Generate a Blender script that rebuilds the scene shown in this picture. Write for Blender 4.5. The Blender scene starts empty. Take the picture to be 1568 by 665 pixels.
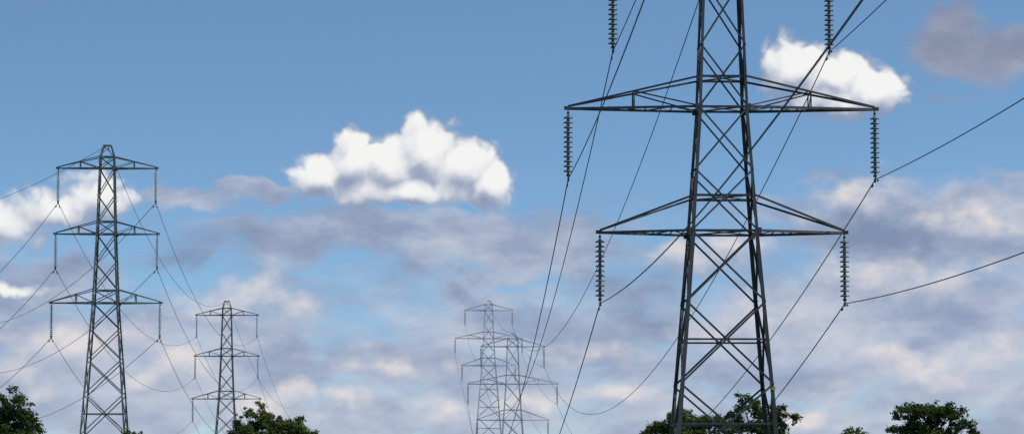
import bpy, math, random
import numpy as np
from mathutils import Vector, Matrix
sc=bpy.context.scene
sc.view_settings.view_transform='Standard'
sc.view_settings.look='None'
sc.view_settings.exposure=0
COL=sc.collection
def lin(r,g,b):
    f=lambda c:(c/255/12.92) if c/255<=0.04045 else ((c/255+0.055)/1.055)**2.4
    return (f(r),f(g),f(b),1)

# ------------------------------------------------------------ node helpers
class NT:
    def __init__(s,t): s.t=t; s.n=t.nodes; s.l=t.links
    def put(s,sock,v):
        if v is None: return
        if isinstance(v,bpy.types.NodeSocket): s.l.new(v,sock)
        else: sock.default_value=v
    def math(s,op,a,b=None,c=None,clamp=False):
        n=s.n.new('ShaderNodeMath'); n.operation=op; n.use_clamp=clamp
        s.put(n.inputs[0],a); s.put(n.inputs[1],b); s.put(n.inputs[2],c); return n.outputs[0]
    def vm(s,op,a,b=None,scale=None):
        n=s.n.new('ShaderNodeVectorMath'); n.operation=op
        s.put(n.inputs[0],a)
        if b is not None: s.put(n.inputs[1],b)
        if scale is not None: s.put(n.inputs['Scale'],scale)
        return n.outputs['Value'] if op in('LENGTH','DOT_PRODUCT') else n.outputs[0]
    def noise(s,vec,scale,detail=5,rough=.55,col=False,dim='3D'):
        n=s.n.new('ShaderNodeTexNoise'); n.noise_dimensions=dim; s.put(n.inputs['Vector'],vec)
        n.inputs['Scale'].default_value=scale;n.inputs['Detail'].default_value=detail
        n.inputs['Roughness'].default_value=rough
        return n.outputs['Color'] if col else n.outputs[0]
    def mr(s,v,a,b,c=0,d=1,smooth=True):
        n=s.n.new('ShaderNodeMapRange'); n.interpolation_type='SMOOTHSTEP' if smooth else 'LINEAR'
        s.put(n.inputs[0],v)
        for i,x in zip((1,2,3,4),(a,b,c,d)): s.put(n.inputs[i],x)
        return n.outputs[0]
    def mix(s,f,a,b,blend='MIX'):
        n=s.n.new('ShaderNodeMix'); n.data_type='RGBA'; n.blend_type=blend
        s.put(n.inputs[0],f); s.put(n.inputs[6],a); s.put(n.inputs[7],b); return n.outputs[2]
    def ramp(s,f,pts):
        n=s.n.new('ShaderNodeValToRGB'); s.put(n.inputs[0],f); e=n.color_ramp.elements
        e[0].position,e[0].color=pts[0][0],pts[0][1]; e[1].position,e[1].color=pts[-1][0],pts[-1][1]
        for p,c in pts[1:-1]:
            k=e.new(p); k.color=c
        return n.outputs[0]

# ------------------------------------------------------------ world
SUN_EL,SUN_AZ=46,100   # azimuth clockwise from +Y
w=bpy.data.worlds.new("World"); sc.world=w; w.use_nodes=True
w.cycles.sampling_method='MANUAL'; w.cycles.sample_map_resolution=256
K=4.95
def ell(x,y,rx,ry,wt=1.0): return ((x-784)/1000,(760-y)/1000,0),(1000/rx,1000/ry,0),wt
def blobs(nt,Q,lst,sm=.12):
    cur=None
    for c,s,wt in lst:
        v=nt.vm('SUBTRACT',Q,c); v=nt.vm('MULTIPLY',v,s); L=nt.vm('LENGTH',v)
        b=nt.math('MULTIPLY_ADD',L,-wt,wt)
        cur=b if cur is None else nt.math('SMOOTH_MAX',cur,b,sm)
    return nt.math('MAXIMUM',cur,-1.5)
def newgroup(name,outs):
    g=bpy.data.node_groups.new(name,'ShaderNodeTree')
    g.interface.new_socket('Q',in_out='INPUT',socket_type='NodeSocketVector')
    for o in outs: g.interface.new_socket(o,in_out='OUTPUT',socket_type='NodeSocketFloat')
    nt=NT(g); gi=g.nodes.new('NodeGroupInput'); go=g.nodes.new('NodeGroupOutput')
    return g,nt,gi.outputs[0],go
W=1.5
CUM=[ell(485,272,54,38,W),ell(540,248,58,52,W),ell(598,252,66,54,W),ell(655,238,64,62,W),ell(705,258,66,52,W),ell(750,280,50,44,W),ell(620,290,180,30,W),
     ell(1222,108,64,56,W),ell(1282,128,76,50,W),ell(1338,144,64,42,W),ell(1285,158,105,28,W)]
CUML=[ell(150,305,66,40,1.0),ell(90,325,80,38,1.0),ell(15,350,70,36,1.0),ell(10,445,60,12,.8)]
CUMLOW=[ell(120,540,150,60,1),ell(240,565,110,50,.9),ell(50,585,80,60,.9),ell(525,605,55,40,1.1),ell(672,642,50,38,1.1),ell(820,628,64,36,1),
     ell(420,625,90,50,.9),ell(380,465,130,44,.8),ell(1080,395,120,40,.9),ell(1300,315,80,34,.9),ell(1480,350,120,50,.7),ell(1240,640,90,30,1),
     ell(1430,570,180,50,.8),ell(1400,440,200,40,.7),ell(940,615,100,36,.7),ell(1150,500,140,30,.5),ell(600,560,110,24,.5),ell(880,540,120,22,.5)]
def billow(nt,Q,specs):
    tot=None
    for sc_,amp in specs:
        n=nt.noise(Q,sc_,0,dim='2D'); a=nt.math('ABSOLUTE',nt.math('SUBTRACT',n,.5)); 
        tot=nt.math('MULTIPLY',a,amp) if tot is None else nt.math('MULTIPLY_ADD',a,amp,tot)
    return tot
def warp(nt,Q,sc_,det,amt):
    wv=nt.noise(Q,sc_,det,.5,col=True,dim='2D'); wv=nt.vm('SUBTRACT',wv,(.5,.5,.5)); return nt.vm('ADD',Q,nt.vm('SCALE',wv,scale=amt))
g1,nt,Q,go=newgroup('cumulus',['D','B'])
Qw=warp(nt,Q,13,3,.045)
b=nt.math('MAXIMUM',blobs(nt,Qw,CUM),blobs(nt,Qw,CUML))
bi=billow(nt,Qw,[(17,1.0),(34,.75),(70,.25)])
n=nt.noise(Q,26,3,.5,dim='2D')
D=nt.math('ADD',nt.math('ADD',b,bi),nt.math('MULTIPLY_ADD',n,.35,-.175-.32)); nt.l.new(D,go.inputs[0]); nt.l.new(b,go.inputs[1])
g2,nt,Q,go=newgroup('low_cumulus',['D'])
Qw=warp(nt,Q,9,3,.08)
b=blobs(nt,Qw,CUMLOW)
n=nt.noise(nt.vm('MULTIPLY',Q,(1,1.5,1)),13,5,.54,dim='2D')
D=nt.math('ADD',b,nt.math('MULTIPLY_ADD',n,1.4,-.7)); nt.l.new(D,go.inputs[0])
POS=[ell(265,305,120,20,1.0),ell(395,288,95,22,1.2),ell(1450,72,115,62,1.9),ell(1555,92,130,60,1.9),ell(1250,262,60,14,.6),ell(1430,155,90,24,.6),ell(1540,275,80,34,1.0),
     ell(640,365,420,56,1.15),ell(1400,345,290,95,1.2),ell(755,418,70,16,1.1),ell(715,447,48,15,1.2),ell(60,8,120,16,.7),
     ell(60,440,200,60,.6),ell(1350,460,330,60,.8),ell(900,470,260,40,.35)]
g3,nt,Q,go=newgroup('stratus',['S'])
Qw=warp(nt,Q,8,4,.10)
b=nt.math('MAXIMUM',blobs(nt,Qw,POS,.1),0)
n=nt.noise(nt.vm('MULTIPLY',Qw,(1,2.8,1)),6,6,.52,dim='2D')
sx=nt.n.new('ShaderNodeSeparateXYZ'); nt.l.new(Q,sx.inputs[0]); V=sx.outputs[1]
gg=lambda x:(x,x,x,1)
cov=nt.ramp(V,[(0,gg(1)),(.2,gg(1)),(.25,gg(.95)),(.28,gg(.74)),(.33,gg(.56)),(.37,gg(.56)),(.43,gg(.47)),(.47,gg(.26)),(.52,gg(.03)),(1,gg(.0))])
S=nt.math('MULTIPLY_ADD',n,2.2,-1.1)
S=nt.math('ADD',S,nt.math('MULTIPLY_ADD',cov,1.5,-.9))
S=nt.math('MULTIPLY_ADD',b,1.4,S); nt.l.new(S,go.inputs[0])

nt=NT(w.node_tree); nt.n.clear()
tc=nt.n.new('ShaderNodeTexCoord'); dirv=tc.outputs['Generated']
sx=nt.n.new('ShaderNodeSeparateXYZ'); nt.l.new(dirv,sx.inputs[0])
az=nt.math('MULTIPLY',nt.math('ARCTAN2',sx.outputs[0],sx.outputs[1]),K); el_=nt.math('MULTIPLY',nt.math('ARCSINE',sx.outputs[2]),K)
cx=nt.n.new('ShaderNodeCombineXYZ'); nt.l.new(az,cx.inputs[0]); nt.l.new(el_,cx.inputs[1]); Q=cx.outputs[0]; V=el_
def grp(g,q,i=0):
    n=nt.n.new('ShaderNodeGroup'); n.node_tree=g; nt.l.new(q,n.inputs[0]); return n.outputs
sky=nt.n.new('ShaderNodeTexSky'); sky.sky_type='NISHITA'; sky.sun_disc=False
sky.sun_elevation=math.radians(SUN_EL); sky.sun_rotation=math.radians(SUN_AZ)
sky.dust_density=.45; sky.ozone_density=1.3; sky.air_density=1.0
sv=nt.vm('NORMALIZE',nt.vm('ADD',nt.vm('MULTIPLY',dirv,(1,1,2.8)),(0,0,.03)))
nt.l.new(sv,sky.inputs['Vector'])
skc=nt.mix(1,sky.outputs[0],(.90,1.11,1.17,1),'MULTIPLY')
bgs=nt.n.new('ShaderNodeBackground'); nt.l.new(skc,bgs.inputs[0]); bgs.inputs[1].default_value=.125
o1=grp(g1,Q); o2=grp(g1,nt.vm('ADD',Q,(.007,.027,0)))
Dc=o1[0]
l1=nt.math('SUBTRACT',Dc,o2[0]); l2=nt.math('SUBTRACT',o1[1],o2[1])
lit=nt.math('MULTIPLY_ADD',l1,.24,.43)
lit=nt.math('MULTIPLY_ADD',l2,.38,lit)
lit=nt.math('ADD',lit,nt.math('MULTIPLY',nt.mr(Dc,0,1.1),.14),clamp=True)
ccol=nt.ramp(lit,[(0,lin(142,155,183)),(.28,lin(168,178,199)),(.48,lin(200,204,215)),(.68,lin(227,229,234)),(.9,lin(244,244,243))])
ac=nt.mr(Dc,-.2,.5)
Dl=grp(g2,Q)[0]; DlL=grp(g2,nt.vm('ADD',Q,(.006,.024,0)))[0]
ll=nt.math('MULTIPLY_ADD',nt.math('SUBTRACT',Dl,DlL),.58,.49,clamp=True)
lcol=nt.ramp(ll,[(0,lin(142,156,183)),(.35,lin(168,178,201)),(.6,lin(199,201,213)),(.9,lin(233,225,222))])
al=nt.math('MULTIPLY',nt.mr(Dl,-.2,.7),.85)
Ss=grp(g3,Q)[0]
rel=nt.noise(nt.vm('MULTIPLY',nt.vm('ADD',Q,(3,1,0)),(1,2.4,1)),7,6,.58,dim='2D')
big=nt.noise(nt.vm('MULTIPLY',Q,(1,2.2,1)),3.2,2,.5,dim='2D')
ls=nt.math('ADD',nt.math('MULTIPLY_ADD',rel,1.35,-.25),nt.math('MULTIPLY_ADD',big,.9,-.45))
ls=nt.math('ADD',ls,nt.mr(V,.42,.12,0,.14))
ls=nt.math('SUBTRACT',ls,nt.math('MULTIPLY',nt.mr(Ss,.2,1.4),.16),clamp=True)
scol=nt.ramp(ls,[(0,lin(128,144,174)),(.35,lin(152,165,192)),(.6,lin(177,186,206)),(1,lin(214,213,220))])
hcol=nt.ramp(ls,[(0,lin(122,134,160)),(.4,lin(140,147,171)),(1,lin(170,175,193))])
scol=nt.mix(nt.mr(V,.5,.56),scol,hcol)
as_=nt.math('MULTIPLY',nt.mr(Ss,-.4,.65),.95)
col=nt.mix(al,scol,lcol)
hz=nt.mr(V,.42,.08,0,.18)
col=nt.mix(hz,col,lin(200,204,218))
col=nt.mix(ac,col,ccol)
one=lambda a:nt.math('SUBTRACT',1,a)
inv=nt.math('MULTIPLY',nt.math('MULTIPLY',one(as_),one(al)),one(ac))
alpha=one(inv)
bgc=nt.n.new('ShaderNodeBackground'); nt.l.new(col,bgc.inputs[0]); bgc.inputs[1].default_value=1.0
ms=nt.n.new('ShaderNodeMixShader'); nt.l.new(alpha,ms.inputs[0]); nt.l.new(bgs.outputs[0],ms.inputs[1]); nt.l.new(bgc.outputs[0],ms.inputs[2])
wo=nt.n.new('ShaderNodeOutputWorld'); nt.l.new(ms.outputs[0],wo.inputs[0])

# sun
sd=bpy.data.lights.new('sun','SUN'); sd.energy=3.5; sd.angle=math.radians(.5); sd.color=(1,.95,.88)
so=bpy.data.objects.new('sun',sd); COL.objects.link(so)
e,a=math.radians(SUN_EL),math.radians(SUN_AZ)
sdir=Vector((math.cos(e)*math.sin(a),math.cos(e)*math.cos(a),math.sin(e)))
so.rotation_euler=sdir.to_track_quat('Z','Y').to_euler(); so.location=sdir*200

# ------------------------------------------------------------ materials
def mat(name,build):
    m=bpy.data.materials.new(name); m.use_nodes=True; nt=NT(m.node_tree)
    b=m.node_tree.nodes['Principled BSDF']; build(nt,b); return m
def steel(c1,c2,rough=.55,metal=.1):
    def f(nt,b):
        t=nt.n.new('ShaderNodeTexCoord').outputs['Object']
        n=nt.noise(t,.9,6,.65); n2=nt.noise(t,9,4,.6)
        g=nt.n.new('ShaderNodeNewGeometry').outputs['Random Per Island']
        f_=nt.math('ADD',nt.math('MULTIPLY',n,.5),nt.math('MULTIPLY',n2,.25)); f_=nt.math('MULTIPLY_ADD',g,.25,f_)
        nt.l.new(nt.ramp(f_,[(.3,(*c1,1)),(.7,(*c2,1))]),b.inputs['Base Color'])
        b.inputs['Metallic'].default_value=metal
        nt.l.new(nt.mr(n2,.3,.7,rough-.1,rough+.15),b.inputs['Roughness'])
    return f
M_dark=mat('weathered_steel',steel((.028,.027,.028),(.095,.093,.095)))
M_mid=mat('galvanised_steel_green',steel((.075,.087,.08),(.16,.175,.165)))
M_hazed=mat('galvanised_steel_hazed',steel((.38,.41,.45),(.54,.57,.61),.7,.0))  # aerial haze of the two far pylons, put into a paler base colour
def ins(c,r):
    def f(nt,b):
        t=nt.n.new('ShaderNodeTexCoord').outputs['Object']
        n=nt.noise(t,5,4); nt.l.new(nt.ramp(n,[(.3,(c[0]*.7,c[1]*.7,c[2]*.7,1)),(.7,(*c,1))]),b.inputs['Base Color'])
        b.inputs['Roughness'].default_value=r
    return f
M_ins=mat('insulator_glass',ins((.17,.19,.19),.25))
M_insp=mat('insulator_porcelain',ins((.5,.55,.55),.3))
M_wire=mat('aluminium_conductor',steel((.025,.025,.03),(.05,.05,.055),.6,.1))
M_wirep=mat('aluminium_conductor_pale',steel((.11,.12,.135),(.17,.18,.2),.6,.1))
M_yel=mat('yellow_plate',ins((.6,.45,.05),.5))

# ------------------------------------------------------------ mesh builder
class MB:
    def __init__(s): s.v=[]; s.f=[]; s.r=random.Random(3)
    def beam(s,p,q,wd,n=(0,0,1),t=None):
        p=Vector(p);q=Vector(q);d=(q-p)
        if d.length<1e-4: return
        d.normalize(); n=Vector(n); u=n-n.dot(d)*d
        if u.length<1e-3:
            n=Vector((1,0.2,.1)); u=n-n.dot(d)*d
        u.normalize(); v=d.cross(u); t=t or max(.012,wd*.12)
        j=s.r.uniform(.001,.012); o=u*j
        pr=[(0,0),(wd,0),(wd,t),(t,t),(t,wd),(0,wd)]
        c=u*(-t)+v*(-wd*.5)
        i=len(s.v)
        for e in (p,q):
            for a,b in pr: s.v.append(e+o+c+u*a+v*b)
        for k in range(6): s.f.append((i+k,i+(k+1)%6,i+6+(k+1)%6,i+6+k))
        s.f.append(tuple(i+k for k in range(5,-1,-1))); s.f.append(tuple(i+6+k for k in range(6)))
    def leg(s,p,q,wd,sx,sy):
        p=Vector(p);q=Vector(q);d=(q-p).normalized()
        u=Vector((-sx,0,0));u=(u-u.dot(d)*d).normalized(); v=Vector((0,-sy,0)); v=(v-v.dot(d)*d).normalized()
        t=wd*.13; i=len(s.v)
        for e in (p,q):
            for a,b in [(0,0),(wd,0),(wd,t),(t,t),(t,wd),(0,wd)]: s.v.append(e+u*a+v*b)
        for k in range(6): s.f.append((i+k,i+(k+1)%6,i+6+(k+1)%6,i+6+k))
        s.f.append(tuple(i+k for k in range(5,-1,-1))); s.f.append(tuple(i+6+k for k in range(6)))
    def box(s,c,h,R=None):
        i=len(s.v); c=Vector(c)
        for x in(-1,1):
            for y in(-1,1):
                for z in(-1,1):
                    p=Vector((x*h[0],y*h[1],z*h[2]))
                    if R: p=R@p
                    s.v.append(c+p)
        for f in((0,1,3,2),(4,6,7,5),(0,4,5,1),(2,3,7,6),(0,2,6,4),(1,5,7,3)): s.f.append(tuple(i+k for k in f))
    def lathe(s,c,prof,seg=12,axis=None):
        c=Vector(c); i=len(s.v); R=Matrix.Identity(3)
        if axis is not None: R=Vector(axis).to_track_quat('Z','Y').to_matrix()
        for r,z in prof:
            for k in range(seg):
                a=2*math.pi*k/seg; s.v.append(c+R@Vector((r*math.cos(a),r*math.sin(a),z)))
        for m in range(len(prof)-1):
            for k in range(seg):
                a=i+m*seg+k;b=i+m*seg+(k+1)%seg; s.f.append((a,b,b+seg,a+seg))
        s.f.append(tuple(i+k for k in range(seg-1,-1,-1))); L=i+(len(prof)-1)*seg; s.f.append(tuple(L+k for k in range(seg)))
    def obj(s,name,m,parent=None,smooth=False):
        me=bpy.data.meshes.new(name); me.from_pydata([tuple(v) for v in s.v],[],s.f); me.materials.append(m)
        if smooth: me.polygons.foreach_set('use_smooth',[True]*len(me.polygons))
        me.update(); o=bpy.data.objects.new(name,me); COL.objects.link(o)
        if parent: o.parent=parent
        return o

MAIN=dict(prof=[(0,3.72),(18.8,2.16),(26.9,1.60),(37.1,1.22)],
  xp=[(3.4,8.9,1),(8.9,14.2,1),(14.2,18.8,0),(18.8,22.8,0),(22.8,26.9,0),(26.9,31.0,0),(31.0,35.3,0),(35.3,37.1,0)],base=(0,3.4),
  hz=[18.8,21.1,26.9,28.9,35.3,37.1],
  arms=[(18.8,21.1,7.98,None),(26.9,28.9,10.04,.575),(35.3,37.1,7.1,None)],top=37.1,peak=38.3,peakhw=.35,
  leg=.25,diag=.115,chord=.16,sec=.085,ins=4.6,nd=12,dr=.31,dsp=.318)
LEFT=dict(prof=[(0,3.2),(8,2.35),(21.8,1.33),(29.0,1.02),(37.1,.78)],
  xp=[(3.2,8.0,1),(8.0,12.2,1),(12.2,15.8,0),(15.8,19,0),(19,21.8,0),(21.8,23.1,0),(23.1,26,0),(26,29,0),(29,30.3,0),(30.3,33,0),(33,35.9,0),(35.9,37.1,0)],base=(0,3.2),
  hz=[8,21.8,23.1,29,30.3,35.9,37.1],
  arms=[(21.8,23.2,5.65,.55),(29.0,30.3,5.3,.55),(35.9,37.1,5.1,.55)],top=37.1,peak=38.3,peakhw=.42,
  leg=.20,diag=.09,chord=.12,sec=.07,ins=3.6,nd=14,dr=.20,dsp=.215)

def pylon(T,loc,rot,msteel,mins,ext=0,scale=1):
    E=bpy.data.objects.new('electricity_pylon',None); COL.objects.link(E); E.location=loc; E.rotation_euler=(0,0,rot)
    E.empty_display_size=5
    m=MB(); P=[(z+ext,h) for z,h in T['prof']]
    if ext: 
        sl=(P[1][1]-P[0][1])/(P[1][0]-P[0][0]); P=[(0,P[0][1]-sl*ext)]+P
    def hw(z):
        for (a,ha),(b,hb) in zip(P,P[1:]):
            if z<=b+1e-6: return ha+(hb-ha)*(z-a)/(b-a)
        return P[-1][1]
    C=lambda sx,sy,z:Vector((sx*hw(z),sy*hw(z),z))
    lw,dg,ch,se=T['leg'],T['diag'],T['chord'],T['sec']
    for sx in(-1,1):
        for sy in(-1,1):
            for (a,_),(b,_) in zip(P,P[1:]):
                w_=lw*(1.0 if b<=T['prof'][1][0]+ext+.1 else .82 if b<T['top']+ext-.1 else .7)
                m.leg(C(sx,sy,a),C(sx,sy,b),w_,sx,sy)
    panels=[(a+ext,b+ext,t) for a,b,t in T['xp']]
    bz=T['base'][1]+ext; z=bz
    if ext:
        k=max(1,round(ext/6.5)); h=(ext)/k
        for i in range(k): panels.append((z-h,z,1)); z-=h
    faces=[((-1,-1),(1,-1),(0,1,0)),((1,-1),(1,1),(-1,0,0)),((1,1),(-1,1),(0,-1,0)),((-1,1),(-1,-1),(1,0,0))]
    for (a1,a2,n) in faces:
        for za,zb,t in panels:
            w_=dg*(1.15 if zb<19+ext else 1)
            m.beam(C(*a1,za),C(*a2,zb),w_,n); m.beam(C(*a2,za)+Vector(n)*.03,C(*a1,zb)+Vector(n)*.03,w_,n)
            if t:
                wa,wb=hw(za),hw(zb); zc=za+(zb-za)*wa/(wa+wb)
                m.beam(C(*a1,zc)+Vector(n)*.05,C(*a2,zc)+Vector(n)*.05,w_*.9,n)
        ctr=(C(*a1,z)+C(*a2,z))/2
        m.beam(C(*a1,0),ctr,dg*1.1,n); m.beam(C(*a2,0),ctr,dg*1.1,n); m.beam(C(*a1,z),C(*a2,z),dg,n)
        for hz in T['hz']:
            hz+=ext; m.beam(C(*a1,hz)+Vector(n)*.06,C(*a2,hz)+Vector(n)*.06,ch*.9,n)
    for hz in T['hz']:
        hz+=ext
        m.beam(C(-1,-1,hz),C(1,1,hz),se,(0,0,1)); m.beam(C(1,-1,hz-.03),C(-1,1,hz-.03),se,(0,0,1))
    tz=T['top']+ext; pz=T['peak']+ext; ph=T['peakhw']
    for sx in(-1,1):
        for sy in(-1,1):
            m.beam(C(sx,sy,tz),(sx*ph,sy*ph,pz),dg,(-sx,0,0))
    for (a1,a2,n) in faces:
        m.beam((a1[0]*ph,a1[1]*ph,pz),(a2[0]*ph,a2[1]*ph,pz),dg,n)
        m.beam(C(*a1,tz),(a2[0]*ph,a2[1]*ph,pz),se*.8,n)
    tips=[]
    for zb,zt,rc,post in T['arms']:
        zb+=ext;zt+=ext
        for sx in(-1,1):
            tip=Vector((sx*rc,0,zb)); 
            for sy in(-1,1):
                cb=C(sx,sy,zb);ct=C(sx,sy,zt); tb=tip+Vector((0,sy*.1,0)); tt=tb+Vector((0,0,.16))
                m.beam(cb,tb,ch,(0,-sy,0)); m.beam(ct,tt,ch*.8,(0,-sy,0))
                if post:
                    fr=post
                    x=(rc*fr-hw(zb))/(rc-hw(zb)); pb=cb.lerp(tb,x); pt=ct.lerp(tt,(rc*fr-hw(zt))/(rc-hw(zt)))
                    m.beam(pb,pt,se*1.1,(0,-sy,0)); m.beam(pt,cb+Vector((0,0,.05)),se,(0,-sy,0))
                if post and sy==1:
                    f=lambda p:Vector((p.x,-p.y,p.z))
                    m.beam(pb,f(pb),se,(0,0,1)); m.beam(pt,f(pt),se,(0,0,1)); m.beam(pb,f(pt),se*.7,(1,0,0))
            N=5; L0=[C(sx,-1,zb).lerp(tip+Vector((0,-.1,0)),k/N) for k in range(N+1)]; L1=[Vector((p.x,-p.y,p.z)) for p in L0]
            for k in range(N-1):
                (a,b_)=(L0[k],L1[k+1]) if k%2 else (L1[k],L0[k+1]); m.beam(a-Vector((0,0,.02)),b_-Vector((0,0,.02)),se*.8,(0,0,1))
                m.beam(L0[k+1],L1[k+1],se*.7,(0,0,1))
            m.box(tip+Vector((sx*.06,0,.04)),(.2,.14,.11)); 
            for sy in(-1,1): 
                c=C(sx,sy,zb); m.box(c+Vector((-sx*.02,sy*.012,-.02)),(lw*.85,.012,lw*.85))
            tips.append(tip)
    for sx,sy in((-1,-1),(1,1)):
        z=3.0
        while z<tz-.5:
            c=C(sx,sy,z); m.box(c+Vector((sx*.07,0,0)),(.075,.012,.012)); z+=.5
    for sx in(-1,1):
        for sy in(-1,1):
            m.box(C(sx,sy,0)+Vector((0,0,-.3)),(.45,.45,.5))
    m.obj('lattice_frame',msteel,E)
    mi=MB(); mh=MB(); att=[]
    for tip in tips:
        z0=tip.z-.08; slen=T['nd']*T['dsp']; top=T['ins']-slen; g1=top*.42
        mh.box((tip.x,0,z0-g1*.5),(.03,.045,g1*.5+.03)); mh.lathe((tip.x,0,z0-g1*.6),[(.03,-.09),(.085,-.05),(.085,.05),(.03,.09)],8)
        zs=z0-g1
        for k in range(T['nd']):
            zc=zs-(k+.5)*T['dsp']; r=T['dr'];h=T['dsp']
            mi.lathe((tip.x,0,zc),[(r*.26,-h*.5),(r*.28,-h*.28),(r*.55,-h*.25),(r*.97,-h*.24),(r,-h*.14),(r*.95,-h*.02),(r*.6,h*.1),(r*.38,h*.16),(r*.34,h*.42),(r*.24,h*.5)],14)
        zb=zs-slen; za=tip.z-T['ins']
        mh.box((tip.x,0,(zb+za)/2),(.028,.05,(zb-za)/2+.03)); mh.lathe((tip.x,0,zb-.12),[(.04,-.12),(.12,-.08),(.13,.03),(.06,.1)],8)
        mh.box((tip.x,0,za+.02),(.05,.32,.055)); mh.box((tip.x,0,za-.1),(.045,.13,.09))
        att.append(Vector((tip.x,0,za)))
    mi.obj('insulator_strings',mins,E,True); mh.obj('clamp_fittings',msteel,E)
    mp=MB(); c=C(1,-1,8.6+ext); mp.box(c+Vector((-.05,-.03,0)),(.12,.012,.1)); mp.obj('number_plate',M_yel,E)
    M=Matrix.Translation(loc)@Matrix.Rotation(rot,4,'Z')
    return [M@a for a in att]+[M@Vector((0,0,pz+.05))]

def ground_z(x,y):
    return -3.7*math.exp(-((x+48)**2+(y-546)**2)/(2*90**2))-.6*math.exp(-(x*x+y*y)/900)+0.25*math.sin(x*.021+1)*math.sin(y*.017)*min(1,abs(y)/400)
gz=lambda x,y:ground_z(x,y)
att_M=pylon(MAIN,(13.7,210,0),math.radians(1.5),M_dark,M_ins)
att_B=pylon(MAIN,(.15,728,0),math.radians(1.5),M_hazed,M_insp)
att_A=pylon(MAIN,(-7.0,970,0),math.radians(1.0),M_hazed,M_insp,ext=22)
att_L=pylon(LEFT,(-42.4,337,0),math.radians(1.5),M_mid,M_insp)
att_D=pylon(LEFT,(-48.2,546,-3.7),math.radians(1.0),M_mid,M_insp)

def span(name,pairs,r,m,damp=True):
    cu=bpy.data.curves.new(name,'CURVE'); cu.dimensions='3D'; cu.bevel_depth=r; cu.bevel_resolution=2; cu.use_fill_caps=True
    o=bpy.data.objects.new(name,cu); COL.objects.link(o)
    md=MB()
    for p,q,S in pairs:
        N=90; sp=cu.splines.new('POLY'); sp.points.add(N); 
        P=[]
        for i in range(N+1):
            t=i/N; v=Vector(p).lerp(Vector(q),t); v.z-=4*S*t*(1-t); sp.points[i].co=(*v,1); P.append(v)
        if damp:
            L=(Vector(q)-Vector(p)).length
            for e,dd in((0,1.3),(1,1.3)):
                t=dd/L if e==0 else 1-dd/L
                v=Vector(p).lerp(Vector(q),t); v.z-=4*S*t*(1-t); ax=(P[1]-P[0] if e==0 else P[-1]-P[-2]).normalized()
                md.box(v-Vector((0,0,.06)),(.02,.03,.09))
                for s_ in(-1,1): md.lathe(v-Vector((0,0,.14))+ax*s_*.2,[(.02,-.12),(.05,-.1),(.055,.06),(.02,.1)],8,ax)
                md.lathe(v-Vector((0,0,.14)),[(.012,-.2),(.012,.2)],6,ax)
    cu.materials.append(m)
    if damp: md.obj('vibration_dampers',M_dark,o)
    return o
near=[]
for a in att_M:
    off=a-Vector((13.7,210,0)); near.append((a,Vector((19.0+off.x,-140,a.z+12)),6.5))
near[-1]=(att_M[-1],Vector((19,-140,att_M[-1].z+12)),5)
span('power_line',near,.03,M_wire)
far=[(a,b,16.5) for a,b in zip(att_M,att_B)]; far[-1]=(att_M[-1],att_B[-1],13)
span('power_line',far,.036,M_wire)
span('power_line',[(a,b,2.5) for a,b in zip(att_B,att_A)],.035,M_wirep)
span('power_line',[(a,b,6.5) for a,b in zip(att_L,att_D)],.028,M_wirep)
out=[]
for a in att_L[:-1]:
    off=a-Vector((-42.4,337,0)); out.append((a,Vector((-42.4-95+off.x,337+310,a.z+25)),17))
out.append((att_L[-1],Vector((-140,640,63)),7))
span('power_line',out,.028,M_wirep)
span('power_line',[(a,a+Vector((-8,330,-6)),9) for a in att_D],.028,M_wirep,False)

# ------------------------------------------------------------ ground
rings=[0,5,10,20,30,45,60,80,100,130,160,200,240,280,320,360,400,440,480,520,560,600,660,730,820,950,1150,1500,2200,3500,6000,10000,18000,30000]
seg=128; vs=[(0,0,gz(0,0))]; fs=[]
for r in rings[1:]:
    for k in range(seg):
        a=2*math.pi*k/seg; x,y=r*math.sin(a),r*math.cos(a); vs.append((x,y,gz(x,y) if r<3000 else 0))
for k in range(seg): fs.append((0,1+(k+1)%seg,1+k))
for i in range(len(rings)-2):
    o=1+i*seg
    for k in range(seg): fs.append((o+k,o+(k+1)%seg,o+seg+(k+1)%seg,o+seg+k))
me=bpy.data.meshes.new('ground'); me.from_pydata(vs,[],fs); me.polygons.foreach_set('use_smooth',[True]*len(me.polygons))
def gr(nt,b):
    t=nt.n.new('ShaderNodeTexCoord').outputs['Object']
    n=nt.noise(t,.02,8,.6); n2=nt.noise(t,1.5,6,.7)
    c=nt.ramp(n,[(.3,(.05,.085,.022,1)),(.55,(.075,.11,.03,1)),(.75,(.12,.125,.05,1))])
    c2=nt.ramp(n2,[(.3,(.6,.6,.6,1)),(.7,(1.15,1.15,1.1,1))])
    nt.l.new(nt.mix(1,c,c2,'MULTIPLY'),b.inputs['Base Color']); b.inputs['Roughness'].default_value=.95
me.materials.append(mat('grass_field',gr)); go_=bpy.data.objects.new('ground',me); COL.objects.link(go_)

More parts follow.
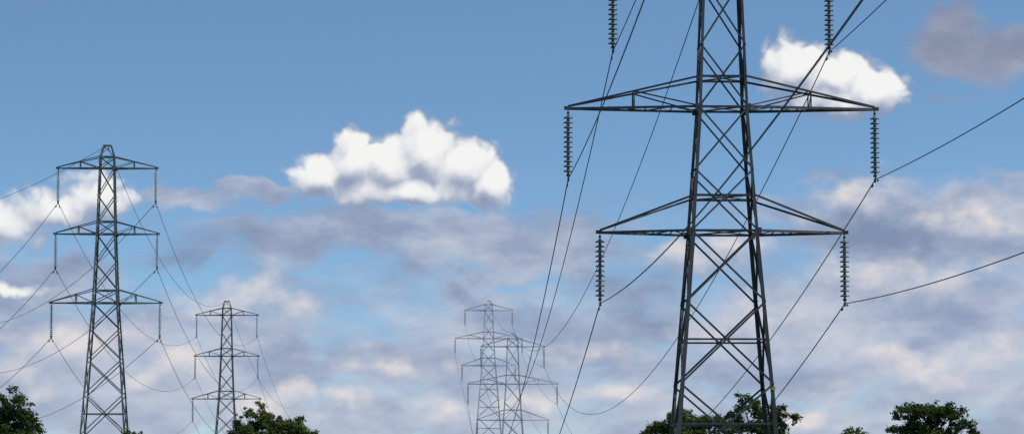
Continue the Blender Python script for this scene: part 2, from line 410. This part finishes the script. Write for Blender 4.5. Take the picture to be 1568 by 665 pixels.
# ------------------------------------------------------------ trees
def leafmat(name,c1,c2,c3):
    m=bpy.data.materials.new(name); m.use_nodes=True; nt=NT(m.node_tree); nt.n.clear()
    t=nt.n.new('ShaderNodeTexCoord').outputs['Object']; g=nt.n.new('ShaderNodeNewGeometry')
    n=nt.noise(t,.45,3,.6); f=nt.math('ADD',nt.math('MULTIPLY',n,.65),nt.math('MULTIPLY',g.outputs['Random Per Island'],.35))
    c=nt.ramp(f,[(.25,(*c1,1)),(.5,(*c2,1)),(.72,(*c3,1))])
    d=nt.n.new('ShaderNodeBsdfDiffuse'); nt.l.new(c,d.inputs[0])
    tr=nt.n.new('ShaderNodeBsdfTranslucent'); nt.l.new(nt.mix(1,c,(1.1,1.25,.5,1),'MULTIPLY'),tr.inputs[0])
    ms=nt.n.new('ShaderNodeMixShader'); ms.inputs[0].default_value=.33
    nt.l.new(d.outputs[0],ms.inputs[1]); nt.l.new(tr.outputs[0],ms.inputs[2])
    o=nt.n.new('ShaderNodeOutputMaterial'); nt.l.new(ms.outputs[0],o.inputs[0]); return m
L1=leafmat('oak_leaves',(.028,.046,.016),(.058,.084,.03),(.10,.13,.045))
L2=leafmat('ash_leaves',(.05,.07,.022),(.09,.118,.038),(.13,.16,.055))
def bk(nt,b):
    t=nt.n.new('ShaderNodeTexCoord').outputs['Object']; n=nt.noise(nt.vm('MULTIPLY',t,(6,6,1.2)),2,6,.6)
    nt.l.new(nt.ramp(n,[(.3,(.03,.025,.018,1)),(.7,(.10,.085,.065,1))]),b.inputs['Base Color']); b.inputs['Roughness'].default_value=.9
M_bark=mat('bark',bk)
def tube(mb,pts,rad,seg=8):
    i0=len(mb.v)
    for k,p in enumerate(pts):
        d=(pts[min(k+1,len(pts)-1)]-pts[max(k-1,0)]).normalized(); u=d.orthogonal().normalized(); v=d.cross(u)
        for s in range(seg):
            a=2*math.pi*s/seg; mb.v.append(p+(u*math.cos(a)+v*math.sin(a))*rad[k])
    for k in range(len(pts)-1):
        for s in range(seg):
            a=i0+k*seg+s;b=i0+k*seg+(s+1)%seg; mb.f.append((a,b,b+seg,a+seg))
def tree(name,x,y,H,lobes,seed,lm,nl=15000,ls=.15):
    rng=np.random.default_rng(seed); rnd=random.Random(seed)
    z0=gz(x,y); E=bpy.data.objects.new(name,None); COL.objects.link(E); E.location=(x,y,z0)
    tb=MB(); th=H*.42
    tr=[Vector((rnd.uniform(-.1,.1)*k,rnd.uniform(-.1,.1)*k,th*k/4-.2*(k==0))) for k in range(5)]
    r0=H*.035; tube(tb,tr,[r0*1.35,r0,r0*.9,r0*.8,r0*.7],10)
    for (dx,dy,z,rx,rz) in lobes:
        s=tr[rnd.choice((2,3,4))]; e=Vector((dx,dy,z)); mid=s.lerp(e,.5)+Vector((rnd.uniform(-.3,.3),rnd.uniform(-.3,.3),-.3))
        rr=r0*.45; tube(tb,[s,s.lerp(mid,.5)+Vector((0,0,.1)),mid,mid.lerp(e,.5),e],[rr,rr*.8,rr*.6,rr*.4,rr*.2],6)
        for k in range(6):
            a=rnd.uniform(0,6.28); q=e+Vector((math.cos(a)*rx*.85,math.sin(a)*rx*.85,rnd.uniform(-.3,.85)*rz))
            tube(tb,[mid.lerp(e,.6),mid.lerp(q,.6),q],[rr*.3,rr*.18,rr*.06],5)
    tb.obj('trunk_and_limbs',M_bark,E,True)
    cl=[]; 
    vol=[l[3]**2*l[4] for l in lobes]; tot=sum(vol)
    for l,vv in zip(lobes,vol):
        nc=max(8,int(170*(vv/tot)**.8*1.3))
        for k in range(nc):
            d=rng.normal(size=3); d/=np.linalg.norm(d); d[2]=d[2] if d[2]>-.55 else -d[2]*.5
            rr=rng.uniform(.62,1.12)
            c=np.array(l[:3])+d*np.array([l[3],l[3],l[4]])*rr
            cl.append((c,rng.uniform(.2,.68)*min(1,.45+l[3]*.25)))
    wts=np.array([c[1]**2.2 for c in cl]); wts/=wts.sum()
    idx=rng.choice(len(cl),size=nl,p=wts)
    cc=np.array([c[0] for c in cl])[idx]; cr=np.array([c[1] for c in cl])[idx]
    d=rng.normal(size=(nl,3)); d/=np.linalg.norm(d,axis=1)[:,None]
    pos=cc+d*(cr*rng.uniform(.25,1.1,nl))[:,None]*np.array([1.15,1.15,.8])
    nrm=d*.7+rng.normal(size=(nl,3))*.45+np.array([0,0,.5]); nrm/=np.linalg.norm(nrm,axis=1)[:,None]
    u=np.cross(nrm,rng.normal(size=(nl,3))); u/=np.linalg.norm(u,axis=1)[:,None]; v=np.cross(nrm,u)
    s=(rng.uniform(.55,1.25,nl)*ls)[:,None]
    q=np.stack([pos-u*s,pos+v*s*.6,pos+u*s,pos-v*s*.6],1).reshape(-1,3)
    me=bpy.data.meshes.new('foliage'); me.vertices.add(nl*4); me.vertices.foreach_set('co',q.ravel())
    me.loops.add(nl*4); me.loops.foreach_set('vertex_index',np.arange(nl*4)); me.polygons.add(nl)
    me.polygons.foreach_set('loop_start',np.arange(nl)*4); me.polygons.foreach_set('loop_total',np.full(nl,4)); me.update(); me.validate()
    me.materials.append(lm); o=bpy.data.objects.new('foliage',me); COL.objects.link(o); o.parent=E
s=16.5
X=lambda px:(px-784)/s
tree('oak_tree',X(22),300,12,[(0,0,9.8,1.8,1.7),(-1.2,.4,8.6,2.0,1.8),(1.0,-.3,8.5,1.5,1.6),(-2.5,0,8.4,1.5,1.4),(0,0,6.8,3,2),(0,1,5,2.6,1.6)],1,L1,17000)
tree('ash_tree',X(414),300,11,[(-1.6,0,9.0,1.4,1.5),(-2.2,.2,7.8,1.3,1.5),(.5,0,8.5,1.6,1.1),(2.5,0,8.0,1.8,1.1),(0,0,6.6,3.8,1.8),(1.6,1,7.2,1.8,1.3)],2,L2,20000)
tree('ash_tree',X(1048),300,10,[(0,0,8.4,2.3,1.5),(-2.2,0,7.9,1.8,1.3),(2.4,0,8.2,1.7,1.4),(0,0,6.4,4,1.6),(-3.4,.3,7.3,1.0,1.0)],3,L2,20000)
tree('oak_tree',X(1172),305,11.5,[(-1.5,0,10.0,1.6,1.5),(.4,0,9.2,1.4,1.3),(2.2,0,9.1,1.4,1.3),(-.5,.5,7.8,3.2,1.6),(0,0,6,3.8,1.9),(-2.8,0,8.9,1.1,1.0)],4,L1,18000)
tree('oak_tree',X(1424),300,11.5,[(0,0,9.4,2.4,1.4),(-2.1,.3,9.5,1.4,1.0),(1.9,0,9.0,1.9,1.1),(3.0,.3,8.0,1.4,.9),(-2.9,0,7.9,1.4,.8),(-.5,0,7.6,2.4,1.2),(1,0,6,3.2,1.5)],5,L1,17000)
tree('hawthorn_tree',X(1306),300,8.3,[(0,0,6.9,1.4,1.3),(1.3,0,6.5,1.0,1.0),(-1.2,0,6.3,1.1,1.1),(0,0,4.8,2.2,1.5)],6,L2,9000)
tree('hawthorn_tree',X(207),300,8.2,[(0,0,7.0,1.0,1.1),(1.0,0,6.1,1.0,1.0),(-1.2,0,5.9,1.1,1.1),(0,0,4.7,2.2,1.5)],7,L1,9000)

# ------------------------------------------------------------ camera
cd=bpy.data.cameras.new('camera'); cam=bpy.data.objects.new('camera',cd); COL.objects.link(cam)
cam.location=(0,0,1.7); cd.sensor_width=36; cd.lens=36*4950/1568; cd.clip_start=.5; cd.clip_end=60000
cam.rotation_euler=(math.radians(90+4.936),0,0)
cd.dof.use_dof=True; cd.dof.focus_distance=215; cd.dof.aperture_fstop=2.4
sc.camera=cam
